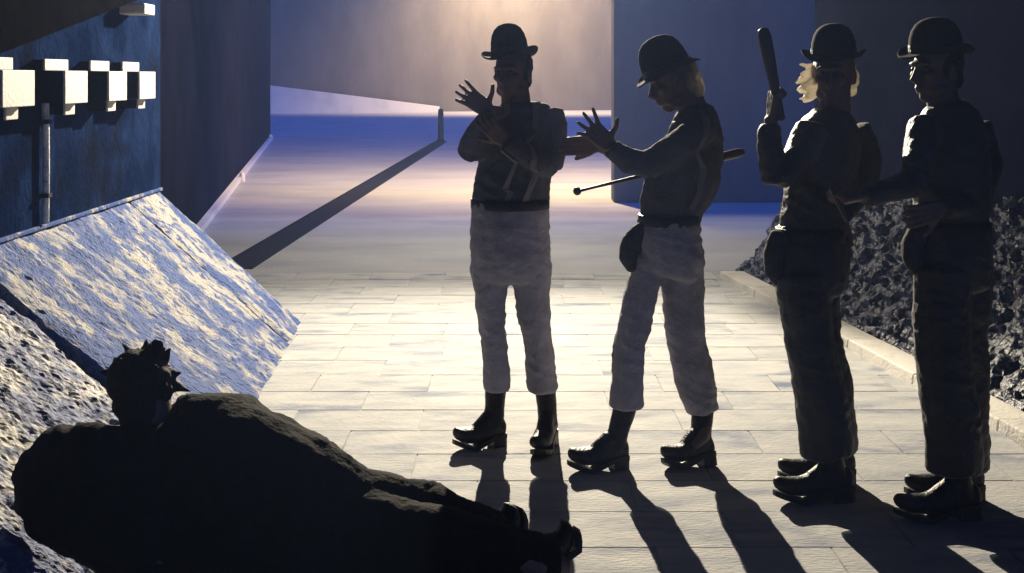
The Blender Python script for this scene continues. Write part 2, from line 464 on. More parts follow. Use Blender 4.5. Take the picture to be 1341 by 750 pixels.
# unlit yard wall beyond the bank, its shade in the colour
yw = empty('yard_wall', (-2.62, 8.9, 0)); tag(yw, 'tall unlit black yard wall receding behind the retaining wall', 'wall')
prism('wall_body', [(0, 0, 0), (-3.80, 25.6, 0), (-4.5, 25.6, 0), (-0.6, 0, 0)], [(0, 0, 7), (-3.80, 25.6, 7), (-4.5, 25.6, 7), (-0.6, 0, 7)], M['dark_wall'], yw)
prism('kerb_edging', [(0.003, 0, 0), (0.08, 0, 0), (-3.72, 25.6, 0), (-3.797, 25.6, 0)], [(0.003, 0, .07), (0.08, 0, .07), (-3.72, 25.6, .07), (-3.797, 25.6, .07)], M['pale_wall'], yw)
for (x, y, lab) in ((-6.25, 33.6, 'tiny pale marker stud at the far end of the black wall'), (-4.20, 20.2, 'tiny pale marker stud midway along the foot of the black wall')):
    s = empty('marker_stud', (x, y, 0)); tag(s, lab, 'marker', 'pale marker studs along the black wall')
    bm = bmesh.new(); tube_bm(bm, [(0,0,0,.05,.05),(0,0,.08,.045,.045),(0,0,.13,.03,.03)], 12, .3); bm_obj('stud', bm, M['pale_wall'], s, smooth=True)

# far wall of the yard and the pale ramp parapet before it
fw = empty('far_wall', (0, 66, 0)); tag(fw, 'far pale concrete wall closing the yard, glowing at top centre', 'wall')
prism('wall_body', [(-16, -10.2, 0), (30, 6, 0), (30, 7, 0), (-16, -9.2, 0)], [(-16, -10.2, 11), (30, 6, 11), (30, 7, 11), (-16, -9.2, 11)], M['far_wall'], fw)
rp = empty('ramp_parapet', (-3.35, 59.7, 0)); tag(rp, 'long pale wedge shaped ramp parapet at the foot of the far wall', 'parapet')
prism('parapet', [(-9.4, -3.5, 0), (0, 0, 0), (0, .3, 0), (-9.4, -3.2, 0)], [(-9.4, -3.5, 1.52), (0, 0, .25), (0, .3, .25), (-9.4, -3.2, 1.52)], M['pale_wall'], rp)
po = empty('bollard', (-1.79, 32.6, 0)); tag(po, 'slim dark bollard at the far end of the dark strip', 'bollard')
bm = bmesh.new(); tube_bm(bm, [(0,0,0,.075,.075),(0,0,.7,.07,.07),(0,0,.8,.06,.06)], 14, .4); bm_obj('post', bm, M['iron'], po, smooth=True)
bm = bmesh.new(); tube_bm(bm, [(0,0,0,.12,.12),(0,0,.03,.11,.11)], 14, .1); bm_obj('base_plate', bm, M['iron'], po, smooth=True)

# blue wall to the right of the passage
bw = empty('side_wall', (1.32, 16.8, 0)); tag(bw, 'deep blue concrete wall standing behind the man pointing', 'wall')
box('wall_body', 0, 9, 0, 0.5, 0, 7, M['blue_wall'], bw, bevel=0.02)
# dark wing wall above the rubble bank
rw = empty('retaining_wall', (2.45, 10.5, 0)); tag(rw, 'unlit black retaining wall above the rubble bank at the right edge', 'wall')
prism('wall_body', [(0, 0, 0), (0.6, 0, 0), (2.9, -8.0, 0), (2.296, -8.0, 0)], [(0, 0, 3.98), (0.6, 0, 3.98), (2.9, -8.0, 3.98), (2.296, -8.0, 3.98)], M['dark_wall'], rw)

# unseen bridge deck overhead, dark and extended to cut sky fill
dk = tag(empty('bridge_deck', (0, 0, 0)), 'unseen dark concrete bridge deck shading the underpass', 'bridge deck')
box('deck_slab', -9, 9, -30, 12.9, 4.0, 4.5, M['deck'], dk, bevel=0.02)
box('shading_beam', -9, 9, 12.5, 13.0, 2.88, 3.999, M['deck'], dk, bevel=0.02)  # unseen beam, its depth set to block lamp light

# ------------------------------------------------------------------ floodlight under the deck edge
fl = empty('floodlight', (0.0, 12.15, 3.35)); tag(fl, 'black floodlight with added beam flaps hung under the bridge deck', 'floodlight')
LX = 0.0
bm = bmesh.new()
prof = [(-0.10, 0.20, 0.05), (-0.13, 0.12, 0.09), (-0.13, 0.02, 0.115), (-0.13, -0.02, 0.12)]
for i in range(24):
    pass
rings = []
for (_, y, r) in prof:
    rings.append([bm.verts.new((r*math.cos(2*math.pi*k/24), y, r*math.sin(2*math.pi*k/24))) for k in range(24)])
inner = [[bm.verts.new((r*0.92*math.cos(2*math.pi*k/24), y - 0.004, r*0.92*math.sin(2*math.pi*k/24))) for k in range(24)] for (_, y, r) in prof]
for rs, fl_ in ((rings, False), (inner, True)):
    for a, b in zip(rs, rs[1:]):
        for k in range(24): bm.faces.new((a[k], a[(k+1) % 24], b[(k+1) % 24], b[k]))
bm.faces.new(rings[0]); bm.faces.new(inner[0])
for k in range(24): bm.faces.new((rings[-1][k], rings[-1][(k+1) % 24], inner[-1][(k+1) % 24], inner[-1][k]))
bm_obj('housing', bm, M['lamp_black'], fl, smooth=True)
bm = bmesh.new()
add_box(bm, -0.16, -0.145, -0.01, 0.03, -0.02, 0.30); add_box(bm, 0.145, 0.16, -0.01, 0.03, -0.02, 0.30); add_box(bm, -0.16, 0.16, -0.01, 0.03, 0.301, 0.32)
bm_obj('yoke', bm, M['lamp_black'], fl)
FLAP_LEN = 0.28  # unseen flaps added to keep the beam off the right-hand wall
prism('beam_flap', [(0.128, -0.03, -0.14), (0.133, -0.03, -0.14), (0.141, -0.03 - FLAP_LEN, -0.30), (0.136, -0.03 - FLAP_LEN, -0.30)],
      [(0.128, -0.03, 0.14), (0.133, -0.03, 0.14), (0.141, -0.03 - FLAP_LEN, 0.2), (0.136, -0.03 - FLAP_LEN, 0.2)], M['lamp_black'], fl)
prism('beam_flap', [(-0.135, -0.03, -0.16), (-0.140, -0.03, -0.16), (-0.33, -0.20, -0.2), (-0.325, -0.20, -0.2)],
      [(-0.135, -0.03, 0.16), (-0.140, -0.03, 0.16), (-0.33, -0.20, 0.2), (-0.325, -0.20, 0.2)], M['lamp_black'], fl)
ld = bpy.data.lights.new('floodlight_beam', 'SPOT')
ld.energy = 7400
ld.color = (1.0, 0.87, 0.66)
ld.shadow_soft_size = 0.025
ld.spot_size = radians(136)
ld.spot_blend = 1.0
lo = bpy.data.objects.new('floodlight_beam', ld)
COL.objects.link(lo)
lo.parent = fl
lo.location = (0, -0.03, 0)
lo.rotation_euler = (radians(95), 0, radians(180))
sp = bpy.data.lights.new('floor_fill', 'POINT'); sp.energy = 520; sp.color = ld.color; sp.shadow_soft_size = 0.03
so = bpy.data.objects.new('floor_fill', sp); COL.objects.link(so); so.parent = fl; so.location = (0, 0.06, -0.15)  # added point light filling the dark floor below the floodlight
# two added lamps beyond, heads unseen, for the yard's cream floor and wall glow
def yard_fill_lamp(base, height, arm, power, label, mast=True, cone=100, aim=(0, 0, -1)):
    e = empty('yard_fill_lamp', base); tag(e, label, 'added lamp', 'added unseen lamps lighting the yard')
    av = Vector(arm)
    bm = bmesh.new()
    if mast: tube_bm(bm, [(0, 0, 0, .09, .09), (0, 0, height * .5, .075, .075), (0, 0, height + .1, .055, .055)], 14, .2)
    else: add_box(bm, -.15, .15, -.03, .0, height - .2, height + .3)
    bm_obj('mast' if mast else 'wall_plate', bm, M['iron'], e, smooth=mast)
    bm = bmesh.new()
    tube_bm(bm, dense([(0, 0, height, .035, .035), tuple(av * .5 + Vector((0, 0, height + .25))) + (.03, .03), tuple(av + Vector((0, 0, height + .16))) + (.03, .03)], .2), 12, .3)
    bm_obj('arm', bm, M['iron'], e, smooth=True)
    bm = bmesh.new()
    rr = [(.05, .16), (.12, .13), (.24, .06), (.30, -.02), (.29, -.02), (.22, .05), (.10, .11)]
    rings = [[bm.verts.new(av + Vector((r_ * math.cos(2*math.pi*k/24), r_ * math.sin(2*math.pi*k/24), height + z))) for k in range(24)] for r_, z in rr]
    for a, b in zip(rings, rings[1:]):
        for k in range(24): bm.faces.new((a[k], a[(k+1) % 24], b[(k+1) % 24], b[k]))
    bm.faces.new(rings[0]); bm.faces.new(rings[-1])
    bm_obj('shade', bm, M['lamp_black'], e, smooth=True)
    q = bpy.data.lights.new('yard_fill_bulb', 'SPOT'); q.spot_size = radians(cone); q.spot_blend = 1.0; q.energy = power; q.color = (1.0, 0.70, 0.38); q.shadow_soft_size = 0.06
    qo = bpy.data.objects.new('yard_fill_bulb', q); COL.objects.link(qo); qo.parent = e; qo.location = av + Vector((0, 0, height - .08)); qo.rotation_euler = Vector(aim).to_track_quat('-Z', 'Y').to_euler()
yard_fill_lamp((3.2, 18.3, 0), 5.4, (-2.3, 0, 0), 5200, 'added mast lamp, head unseen, warming the yard floor behind the blue wall', cone=150, aim=(-.08, .5, -1))
yard_fill_lamp((1.2, 61.85, 0), 9.4, (0, -5.4, 0), 15500, 'added unseen bracket lamp high on the far wall, making its glow', mast=False, cone=138, aim=(-.04, .55, -.8))

# ------------------------------------------------------------------ figures: joints in metres from the point between the feet
MAN_CLAPPING = {
  'base': (-.008, 5.65, 0.025),
  'trousers': [[(0, 0, 1.069, 0.166, 0.13), (-.003, 0, 0.942, 0.176, 0.15), (0, 0, 0.809, 0.173, 0.15), (0, 0, 0.736, 0.166, 0.13)], [(-.076, 0, 0.793, 0.086, 0.11), (-.086, 0, 0.61, 0.063, 0.09), (-.07, 0, 0.444, 0.057, 0.085), (-.06, 0, 0.311, 0.06, 0.085), (-.06, 0, 0.251, 0.06, 0.085)], [(0.086, 0, 0.793, 0.09, 0.11), (0.1, 0, 0.61, 0.073, 0.095), (0.123, 0, 0.444, 0.063, 0.09), (0.136, 0, 0.311, 0.066, 0.09), (0.14, 0, 0.251, 0.066, 0.09)]],
  'shirt': [[(0.06, 0, 1.474, 0.113, 0.09), (0.057, 0, 1.391, 0.153, 0.12), (0.033, 0, 1.275, 0.166, 0.13), (0.013, 0, 1.158, 0.163, 0.125), (0.003, 0, 1.082, 0.17, 0.13), (0.003, 0, 1.049, 0.166, 0.12)], [(-.06, 0, 1.434, 0.066, 0.075), (-.099, -.05, 1.37, 0.066, 0.07), (-.163, -.1, 1.281, 0.052, 0.06)], [(-.179, -.1, 1.277, 0.052, 0.055), (-.149, -.14, 1.354, 0.049, 0.05), (-.103, -.17, 1.43, 0.039, 0.04)], [(0.173, 0, 1.434, 0.063, 0.08), (0.195, -.04, 1.343, 0.056, 0.07), (0.176, -.1, 1.232, 0.052, 0.065)], [(0.17, -.1, 1.222, 0.052, 0.06), (0.071, -.18, 1.269, 0.045, 0.055), (-.012, -.22, 1.332, 0.038, 0.045)]],
  'body': [[(0.023, 0, 1.441, 0.12, 0.09), (0.013, 0, 1.175, 0.133, 0.1), (0, 0, 0.942, 0.14, 0.11), (0, 0, 0.793, 0.14, 0.1)], [(-.076, 0, 0.776, 0.066, 0.08), (-.073, 0, 0.51, 0.047, 0.06), (-.06, 0, 0.211, 0.03, 0.045), (-.06, 0, 0.028, 0.03, 0.045)], [(0.086, 0, 0.776, 0.066, 0.08), (0.113, 0, 0.51, 0.047, 0.06), (0.146, 0, 0.211, 0.03, 0.045), (0.16, 0, -.022, 0.03, 0.045)], [(0.027, 0, 1.457, 0.066, 0.06), (0.023, 0, 1.524, 0.063, 0.055), (0.017, 0, 1.59, 0.057, 0.055)], [(-.06, 0, 1.424, 0.05, 0.05), (-.163, -.1, 1.287, 0.036, 0.045)], [(-.173, -.1, 1.281, 0.036, 0.04), (-.103, -.17, 1.439, 0.026, 0.03), (-.093, -.17, 1.455, 0.026, 0.028)], [(0.179, 0, 1.424, 0.05, 0.05), (0.176, -.1, 1.241, 0.036, 0.045)], [(0.17, -.1, 1.228, 0.036, 0.04), (-.019, -.22, 1.335, 0.026, 0.03)]],
  'head': (0.01, -.02, 1.62),
  'hat': (0, -.01, 1.7),
  'handL': ((-.09, -.17, 1.462), (-.206, -.18, 1.546)),
  'handR': ((-.019, -.22, 1.335), (-.101, -.24, 1.416)),
  'boots': [((-.043, 0, -.018), (-.241, -.1, 0.03), (-.063, 0, 0.251)), ((0.181, 0.05, -.056), (0.115, -.24, -.022), (0.153, 0, 0.251))],
  'guard': [(-.019, -.14, 0.862, 0.058, 0.05), (-.019, -.15, 0.798, 0.052, 0.045), (-.016, -.13, 0.75, 0.032, 0.03)],
}
MAN_POINTING = {
  'base': (0.563, 5.33, 0.025),
  'trousers': [[(0.082, 0, 1.036, 0.122, 0.13), (0.082, 0, 0.949, 0.135, 0.15), (0.088, 0, 0.87, 0.138, 0.15), (0.075, 0, 0.817, 0.132, 0.13)], [(0.006, 0, 0.87, 0.075, 0.1), (-.038, 0, 0.682, 0.066, 0.095), (-.082, 0, 0.494, 0.066, 0.09), (-.091, 0, 0.353, 0.069, 0.09), (-.094, 0, 0.259, 0.072, 0.09)], [(0.132, 0.05, 0.863, 0.095, 0.11), (0.149, 0.06, 0.688, 0.086, 0.1), (0.171, 0.08, 0.477, 0.083, 0.095), (0.203, 0.08, 0.334, 0.08, 0.09), (0.231, 0.08, 0.219, 0.064, 0.085)]],
  'shirt': [[(0.194, 0, 1.475, 0.069, 0.09), (0.194, 0, 1.403, 0.103, 0.12), (0.172, 0, 1.278, 0.132, 0.14), (0.132, 0, 1.168, 0.15, 0.14), (0.094, 0, 1.074, 0.132, 0.13), (0.085, 0, 1.018, 0.122, 0.12)], [(0.214, -.08, 1.406, 0.068, 0.08), (0.109, -.13, 1.326, 0.064, 0.075), (-.018, -.17, 1.255, 0.058, 0.06)], [(-.024, -.17, 1.255, 0.058, 0.058), (-.106, -.2, 1.275, 0.051, 0.05), (-.168, -.22, 1.324, 0.036, 0.04)], [(0.218, 0.1, 1.383, 0.064, 0.08), (0.101, 0.06, 1.29, 0.057, 0.07), (-.016, 0, 1.256, 0.047, 0.06)], [(-.016, 0, 1.256, 0.047, 0.055), (-.114, -.05, 1.284, 0.04, 0.045), (-.172, -.08, 1.317, 0.034, 0.04)]],
  'body': [[(0.172, 0, 1.403, 0.082, 0.09), (0.141, 0, 1.199, 0.1, 0.1), (0.088, 0, 0.98, 0.107, 0.11), (0.082, 0, 0.87, 0.107, 0.1)], [(0.006, 0, 0.855, 0.063, 0.08), (-.056, 0, 0.541, 0.047, 0.06), (-.1, 0, 0.212, 0.031, 0.045), (-.119, 0, 0.039, 0.031, 0.045)], [(0.132, 0.05, 0.847, 0.07, 0.08), (0.174, 0.08, 0.493, 0.051, 0.06), (0.231, 0.08, 0.159, 0.032, 0.045), (0.244, 0.08, -0, 0.032, 0.045)], [(0.188, 0, 1.45, 0.063, 0.06), (0.163, 0, 1.513, 0.06, 0.055), (0.132, 0, 1.576, 0.056, 0.055)], [(0.192, -.08, 1.385, 0.046, 0.05), (-.018, -.17, 1.255, 0.036, 0.045)], [(-.018, -.17, 1.255, 0.036, 0.045), (-.18, -.22, 1.333, 0.027, 0.03)], [(0.218, 0.1, 1.377, 0.048, 0.05), (-.013, 0, 1.256, 0.038, 0.045)], [(-.013, 0, 1.256, 0.038, 0.045), (-.212, -.08, 1.329, 0.028, 0.03)]],
  'head': (0.1, 0, 1.585),
  'hat': (0.075, 0, 1.632),
  'handL': ((-.18, -.22, 1.336), (-.276, -.23, 1.427)),
  'handR': ((-.212, -.08, 1.332), (-.334, -.1, 1.326)),
  'boots': [((-.11, 0, -.026), (-.336, -.08, 0.007), (-.1, 0, 0.24)), ((0.255, 0.03, -.061), (0.054, -.05, -.033), (0.231, 0.08, 0.207))],
  'guard': [(-.016, -.03, 0.983, 0.044, 0.05), (-.066, -.03, 0.927, 0.053, 0.055), (-.087, -.03, 0.865, 0.041, 0.05), (-.072, -.03, 0.821, 0.025, 0.035)],
  'cane': ((-.301, -.12, 1.147), (0.404, 0.12, 1.29)),
}
MAN_WITH_CLUB = {
  'base': (1.204, 5, 0.025),
  'trousers': [[(-.047, 0, 1.019, 0.135, 0.13), (-.053, 0, 0.931, 0.147, 0.15), (-.053, 0, 0.842, 0.144, 0.15), (-.053, 0, 0.789, 0.135, 0.13)], [(-.096, -.06, 0.851, 0.105, 0.11), (-.081, -.07, 0.65, 0.093, 0.1), (-.048, -.08, 0.449, 0.096, 0.095), (-.019, -.08, 0.276, 0.101, 0.09), (-.008, -.08, 0.183, 0.104, 0.09)], [(-.018, 0.1, 0.827, 0.102, 0.1), (-.007, 0.12, 0.613, 0.096, 0.1), (0.04, 0.14, 0.398, 0.1, 0.095), (0.058, 0.14, 0.216, 0.1, 0.09), (0.07, 0.14, 0.125, 0.1, 0.09)]],
  'shirt': [[(0.029, 0, 1.46, 0.082, 0.09), (0.018, 0, 1.395, 0.124, 0.13), (-.006, 0, 1.269, 0.129, 0.15), (-.029, 0, 1.151, 0.126, 0.14), (-.041, 0, 1.048, 0.132, 0.13), (-.047, 0, 1.001, 0.132, 0.12)], [(-.076, -.1, 1.399, 0.063, 0.08), (-.138, -.16, 1.308, 0.057, 0.07), (-.218, -.2, 1.234, 0.048, 0.06)], [(-.235, -.2, 1.229, 0.048, 0.058), (-.255, -.22, 1.326, 0.048, 0.05), (-.255, -.23, 1.425, 0.039, 0.042)], [(0.133, 0.08, 1.392, 0.072, 0.08), (0.169, 0.08, 1.308, 0.066, 0.075), (0.158, 0.04, 1.216, 0.059, 0.07)], [(0.158, 0.04, 1.204, 0.059, 0.06), (0.101, -.04, 1.134, 0.047, 0.05), (0.05, -.08, 1.08, 0.038, 0.045)]],
  'body': [[(0.015, 0, 1.401, 0.1, 0.09), (-.015, 0, 1.195, 0.106, 0.1), (-.047, 0, 0.989, 0.112, 0.11), (-.053, 0, 0.842, 0.112, 0.1)], [(-.096, -.06, 0.837, 0.07, 0.08), (-.071, -.08, 0.594, 0.052, 0.06), (0.01, -.08, 0.16, 0.035, 0.045), (0.015, -.08, 0.044, 0.035, 0.045)], [(-.018, 0.1, 0.812, 0.072, 0.08), (0.01, 0.14, 0.549, 0.054, 0.06), (0.082, 0.14, 0.125, 0.036, 0.045), (0.088, 0.14, 0.005, 0.036, 0.045)], [(0.035, 0, 1.445, 0.062, 0.06), (0.041, 0, 1.519, 0.059, 0.055), (0.047, 0, 1.592, 0.053, 0.055)], [(-.076, -.1, 1.391, 0.046, 0.05), (-.229, -.2, 1.229, 0.034, 0.045)], [(-.235, -.2, 1.229, 0.034, 0.045), (-.252, -.23, 1.453, 0.025, 0.032)], [(0.133, 0.08, 1.383, 0.048, 0.05), (0.158, 0.04, 1.204, 0.036, 0.045)], [(0.158, 0.04, 1.204, 0.036, 0.045), (0.047, -.08, 1.074, 0.026, 0.032)]],
  'head': (0.035, 0, 1.613),
  'hat': (0.035, 0, 1.683),
  'handL': ((-.252, -.23, 1.461), (-.245, -.24, 1.557)),
  'handR': ((0.047, -.08, 1.074), (0.011, -.1, 0.996)),
  'boots': [((0.068, -.08, -.037), (-.22, -.13, 0.031), (-.008, -.08, 0.183)), ((0.13, 0.14, -.056), (-.156, 0.1, -.007), (0.076, 0.14, 0.125))],
  'guard': [(-.175, -.05, 0.996, 0.047, 0.05), (-.204, -.05, 0.923, 0.044, 0.055), (-.204, -.05, 0.864, 0.038, 0.05), (-.181, -.05, 0.821, 0.023, 0.035)],
  'cane': ((-.218, -.245, 1.453), (-.288, -.27, 1.774)),
}
MAN_AT_WALL = {
  'base': (1.622, 4.8, 0.025),
  'trousers': [[(0.003, 0, 1.065, 0.136, 0.13), (0.003, 0, 0.986, 0.144, 0.15), (0.003, 0, 0.901, 0.144, 0.15), (0.003, 0, 0.839, 0.138, 0.13)], [(-.051, -.06, 0.904, 0.103, 0.11), (-.054, -.07, 0.689, 0.1, 0.105), (-.046, -.08, 0.496, 0.1, 0.1), (-.019, -.08, 0.302, 0.1, 0.095), (-.013, -.08, 0.185, 0.106, 0.095)], [(0.071, 0.1, 0.881, 0.107, 0.11), (0.078, 0.12, 0.652, 0.104, 0.105), (0.085, 0.14, 0.445, 0.102, 0.1), (0.091, 0.14, 0.241, 0.099, 0.095), (0.097, 0.14, 0.119, 0.099, 0.09)]],
  'shirt': [[(-.02, 0, 1.494, 0.085, 0.09), (-.008, 0, 1.423, 0.13, 0.13), (-.003, 0, 1.296, 0.141, 0.15), (0.003, 0, 1.183, 0.141, 0.15), (0.003, 0, 1.085, 0.138, 0.13), (0.003, 0, 1.042, 0.136, 0.12)], [(-.125, -.1, 1.427, 0.064, 0.08), (-.163, -.16, 1.334, 0.057, 0.07), (-.2, -.2, 1.239, 0.049, 0.06)], [(-.206, -.2, 1.228, 0.049, 0.058), (-.304, -.26, 1.212, 0.043, 0.05), (-.395, -.3, 1.194, 0.037, 0.042)], [(0.113, 0.08, 1.412, 0.069, 0.08), (0.15, 0.08, 1.291, 0.063, 0.075), (0.104, 0, 1.183, 0.054, 0.065)], [(0.104, 0, 1.178, 0.054, 0.06), (-.005, -.12, 1.145, 0.044, 0.05), (-.092, -.2, 1.142, 0.035, 0.045)]],
  'body': [[(-.014, 0, 1.423, 0.102, 0.09), (-.003, 0, 1.24, 0.113, 0.1), (0.003, 0, 1.042, 0.113, 0.11), (0.003, 0, 0.901, 0.113, 0.1)], [(-.051, -.06, 0.882, 0.072, 0.08), (-.046, -.08, 0.607, 0.053, 0.06), (0.004, -.08, 0.177, 0.036, 0.045), (0.015, -.08, 0.038, 0.036, 0.045)], [(0.071, 0.1, 0.858, 0.075, 0.08), (0.085, 0.14, 0.561, 0.055, 0.06), (0.097, 0.14, 0.11, 0.038, 0.045), (0.103, 0.14, 0.009, 0.038, 0.045)], [(-.02, 0, 1.466, 0.062, 0.06), (-.031, 0, 1.536, 0.059, 0.055), (-.042, 0, 1.607, 0.051, 0.055)], [(-.125, -.1, 1.419, 0.044, 0.05), (-.2, -.2, 1.234, 0.035, 0.045)], [(-.203, -.2, 1.228, 0.035, 0.045), (-.406, -.3, 1.191, 0.024, 0.032)], [(0.113, 0.08, 1.406, 0.046, 0.05), (0.104, 0, 1.183, 0.037, 0.045)], [(0.104, 0, 1.178, 0.037, 0.045), (-.103, -.2, 1.139, 0.024, 0.032)]],
  'head': (-.054, 0, 1.63),
  'hat': (-.054, 0, 1.697),
  'handL': ((-.406, -.3, 1.191), (-.49, -.32, 1.175)),
  'handR': ((-.103, -.2, 1.139), (-.191, -.24, 1.119)),
  'boots': [((0.059, -.08, -.037), (-.244, -.13, 0.025), (-.008, -.08, 0.185)), ((0.149, 0.14, -.061), (-.136, 0.1, -.013), (0.097, 0.14, 0.119))],
  'guard': [(-.126, -.05, 1.059, 0.039, 0.05), (-.154, -.05, 0.992, 0.042, 0.055), (-.154, -.05, 0.931, 0.036, 0.05), (-.131, -.05, 0.886, 0.022, 0.035)],
  'cane': ((-.519, -.33, 1.223), (-.461, -.31, 1.11)),
}
MAN_LYING = {
  'base': (-.915, 4.2, 0.025),
  'coat': [[(-.232, 0, 0.421, 0.109, 0.15), (-.124, 0, 0.357, 0.203, 0.2), (0.049, 0, 0.303, 0.227, 0.22), (0.222, 0, 0.236, 0.208, 0.21), (0.371, 0, 0.174, 0.178, 0.19)], [(-.138, 0.02, 0.465, 0.109, 0.14), (-.017, 0.08, 0.459, 0.103, 0.14), (0.054, 0.1, 0.428, 0.091, 0.12), (0.113, 0.08, 0.373, 0.086, 0.11), (0.178, 0, 0.273, 0.084, 0.1)], [(-.24, -.06, 0.292, 0.146, 0.16), (-.364, -.1, 0.348, 0.15, 0.15), (-.48, -.1, 0.372, 0.145, 0.14), (-.521, -.12, 0.311, 0.139, 0.13), (-.528, -.14, 0.25, 0.11, 0.12)], [(-.528, -.14, 0.27, 0.11, 0.11), (-.356, -.2, 0.219, 0.118, 0.11), (-.204, -.24, 0.181, 0.107, 0.1)], [(-.334, -.12, 0.119, 0.096, 0.1), (-.06, -.16, 0.091, 0.105, 0.12), (0.222, -.14, 0.074, 0.11, 0.12), (0.502, -.08, 0.051, 0.097, 0.1)], [(-.339, 0.06, 0.439, 0.04, 0.05), (-.26, 0.1, 0.443, 0.056, 0.07), (-.163, 0.06, 0.484, 0.04, 0.05)], [(-.328, -.06, 0.453, 0.039, 0.05), (-.219, -.1, 0.449, 0.053, 0.07), (-.128, -.04, 0.491, 0.039, 0.05)], [(0.096, 0.08, 0.449, 0.03, 0.03), (0.154, 0.08, 0.467, 0.013, 0.012), (0.192, 0.08, 0.477, 0.006, 0.006)], [(0.187, 0.06, 0.392, 0.03, 0.03), (0.243, 0.06, 0.424, 0.013, 0.012), (0.27, 0.06, 0.414, 0.008, 0.006)]],
  'trousers': [[(0.346, 0, 0.194, 0.158, 0.17), (0.492, 0.02, 0.182, 0.134, 0.15), (0.639, 0.05, 0.147, 0.12, 0.12), (0.762, 0.1, 0.094, 0.101, 0.1)], [(0.353, -.05, 0.167, 0.146, 0.16), (0.552, -.1, 0.155, 0.125, 0.13), (0.746, -.12, 0.129, 0.11, 0.11), (0.89, -.1, 0.092, 0.092, 0.09)], [(0.737, 0.1, 0.115, 0.096, 0.1), (0.862, 0.2, 0.044, 0.083, 0.085)], [(0.866, -.1, 0.102, 0.092, 0.09), (1.036, -.06, 0.053, 0.083, 0.08)]],
  'body': [[(-.232, 0, 0.471, 0.064, 0.08), (-.148, 0, 0.372, 0.148, 0.13), (0.074, 0, 0.298, 0.173, 0.15), (0.346, 0, 0.186, 0.138, 0.14)], [(0.346, 0, 0.186, 0.124, 0.12), (0.737, 0.1, 0.102, 0.071, 0.08), (0.914, 0.24, 0.009, 0.057, 0.06)], [(0.353, -.05, 0.167, 0.117, 0.12), (0.89, -.1, 0.092, 0.063, 0.08), (1.073, -.05, 0.04, 0.049, 0.06)], [(-.247, 0, 0.5, 0.064, 0.07), (-.257, 0, 0.557, 0.062, 0.065), (-.264, 0, 0.606, 0.059, 0.07)], [(-.017, 0.08, 0.459, 0.065, 0.08), (0.161, 0, 0.273, 0.049, 0.05), (0.278, -.12, 0.263, 0.034, 0.035)], [(-.34, -.1, 0.353, 0.087, 0.09), (-.521, -.12, 0.311, 0.072, 0.08), (-.233, -.22, 0.174, 0.042, 0.05), (-.21, -.22, 0.151, 0.033, 0.035)]],
  'head': (-.272, 0, 0.611),
  'hands': (((0.278, -.12, 0.263), (0.355, -.14, 0.231)), ((-.21, -.22, 0.151), (-.135, -.22, 0.12))),
  'boots': [((0.909, 0.24, -.018), (0.967, 0.28, 0.11), (0.862, 0.2, 0.039)), ((1.089, -.06, 0.019), (1.16, -.02, 0.132), (1.041, -.06, 0.053))],
}


def pieces(chains, step=0.03, cap=0.5):
    bm = bmesh.new()
    for c in chains: tube_bm(bm, dense(c, step), 16, cap)
    return bm

def head_bm(bm, c, fwd, tilt=0.0, k=1.0):
    """skull, jaw, nose, brow, lips, ears; fwd horizontal facing, tilt = nod down in degrees; returns frame"""
    f = Vector(fwd).normalized(); up = Vector((0, 0, 1)); s = f.cross(up).normalized()
    R = Matrix.Rotation(radians(-tilt), 3, s)
    f = R @ f; up = R @ up
    c = Vector(c)
    rot = Matrix((s, f, up)).transposed()
    B = lambda a, b_, u, r: ball_bm(bm, c + (s*a + f*b_ + up*u) * k, tuple(x*k for x in r), rot)
    B(0, -.012, .032, (.074, .093, .088)); B(0, .018, -.035, (.058, .070, .078)); B(0, .052, -.094, (.026, .026, .022))
    B(.034, .02, -.07, (.03, .045, .03)); B(-.034, .02, -.07, (.03, .045, .03))
    B(0, .078, .030, (.052, .018, .012)); B(.036, .062, -.012, (.024, .022, .02)); B(-.036, .062, -.012, (.024, .022, .02))
    B(0, .083, -.058, (.023, .013, .007)); B(0, .081, -.070, (.020, .013, .007))
    tube_bm(bm, [tuple(c + (f*a + up*u)*k) + (w*k, w*k) for a, u, w in ((.084, .022, .009), (.098, -.008, .011), (.110, -.026, .014), (.094, -.036, .012))], 10, .6)
    for q in (-1, 1):
        B(q*.076, -.008, -.008, (.010, .022, .032))
    return c, s, f, up

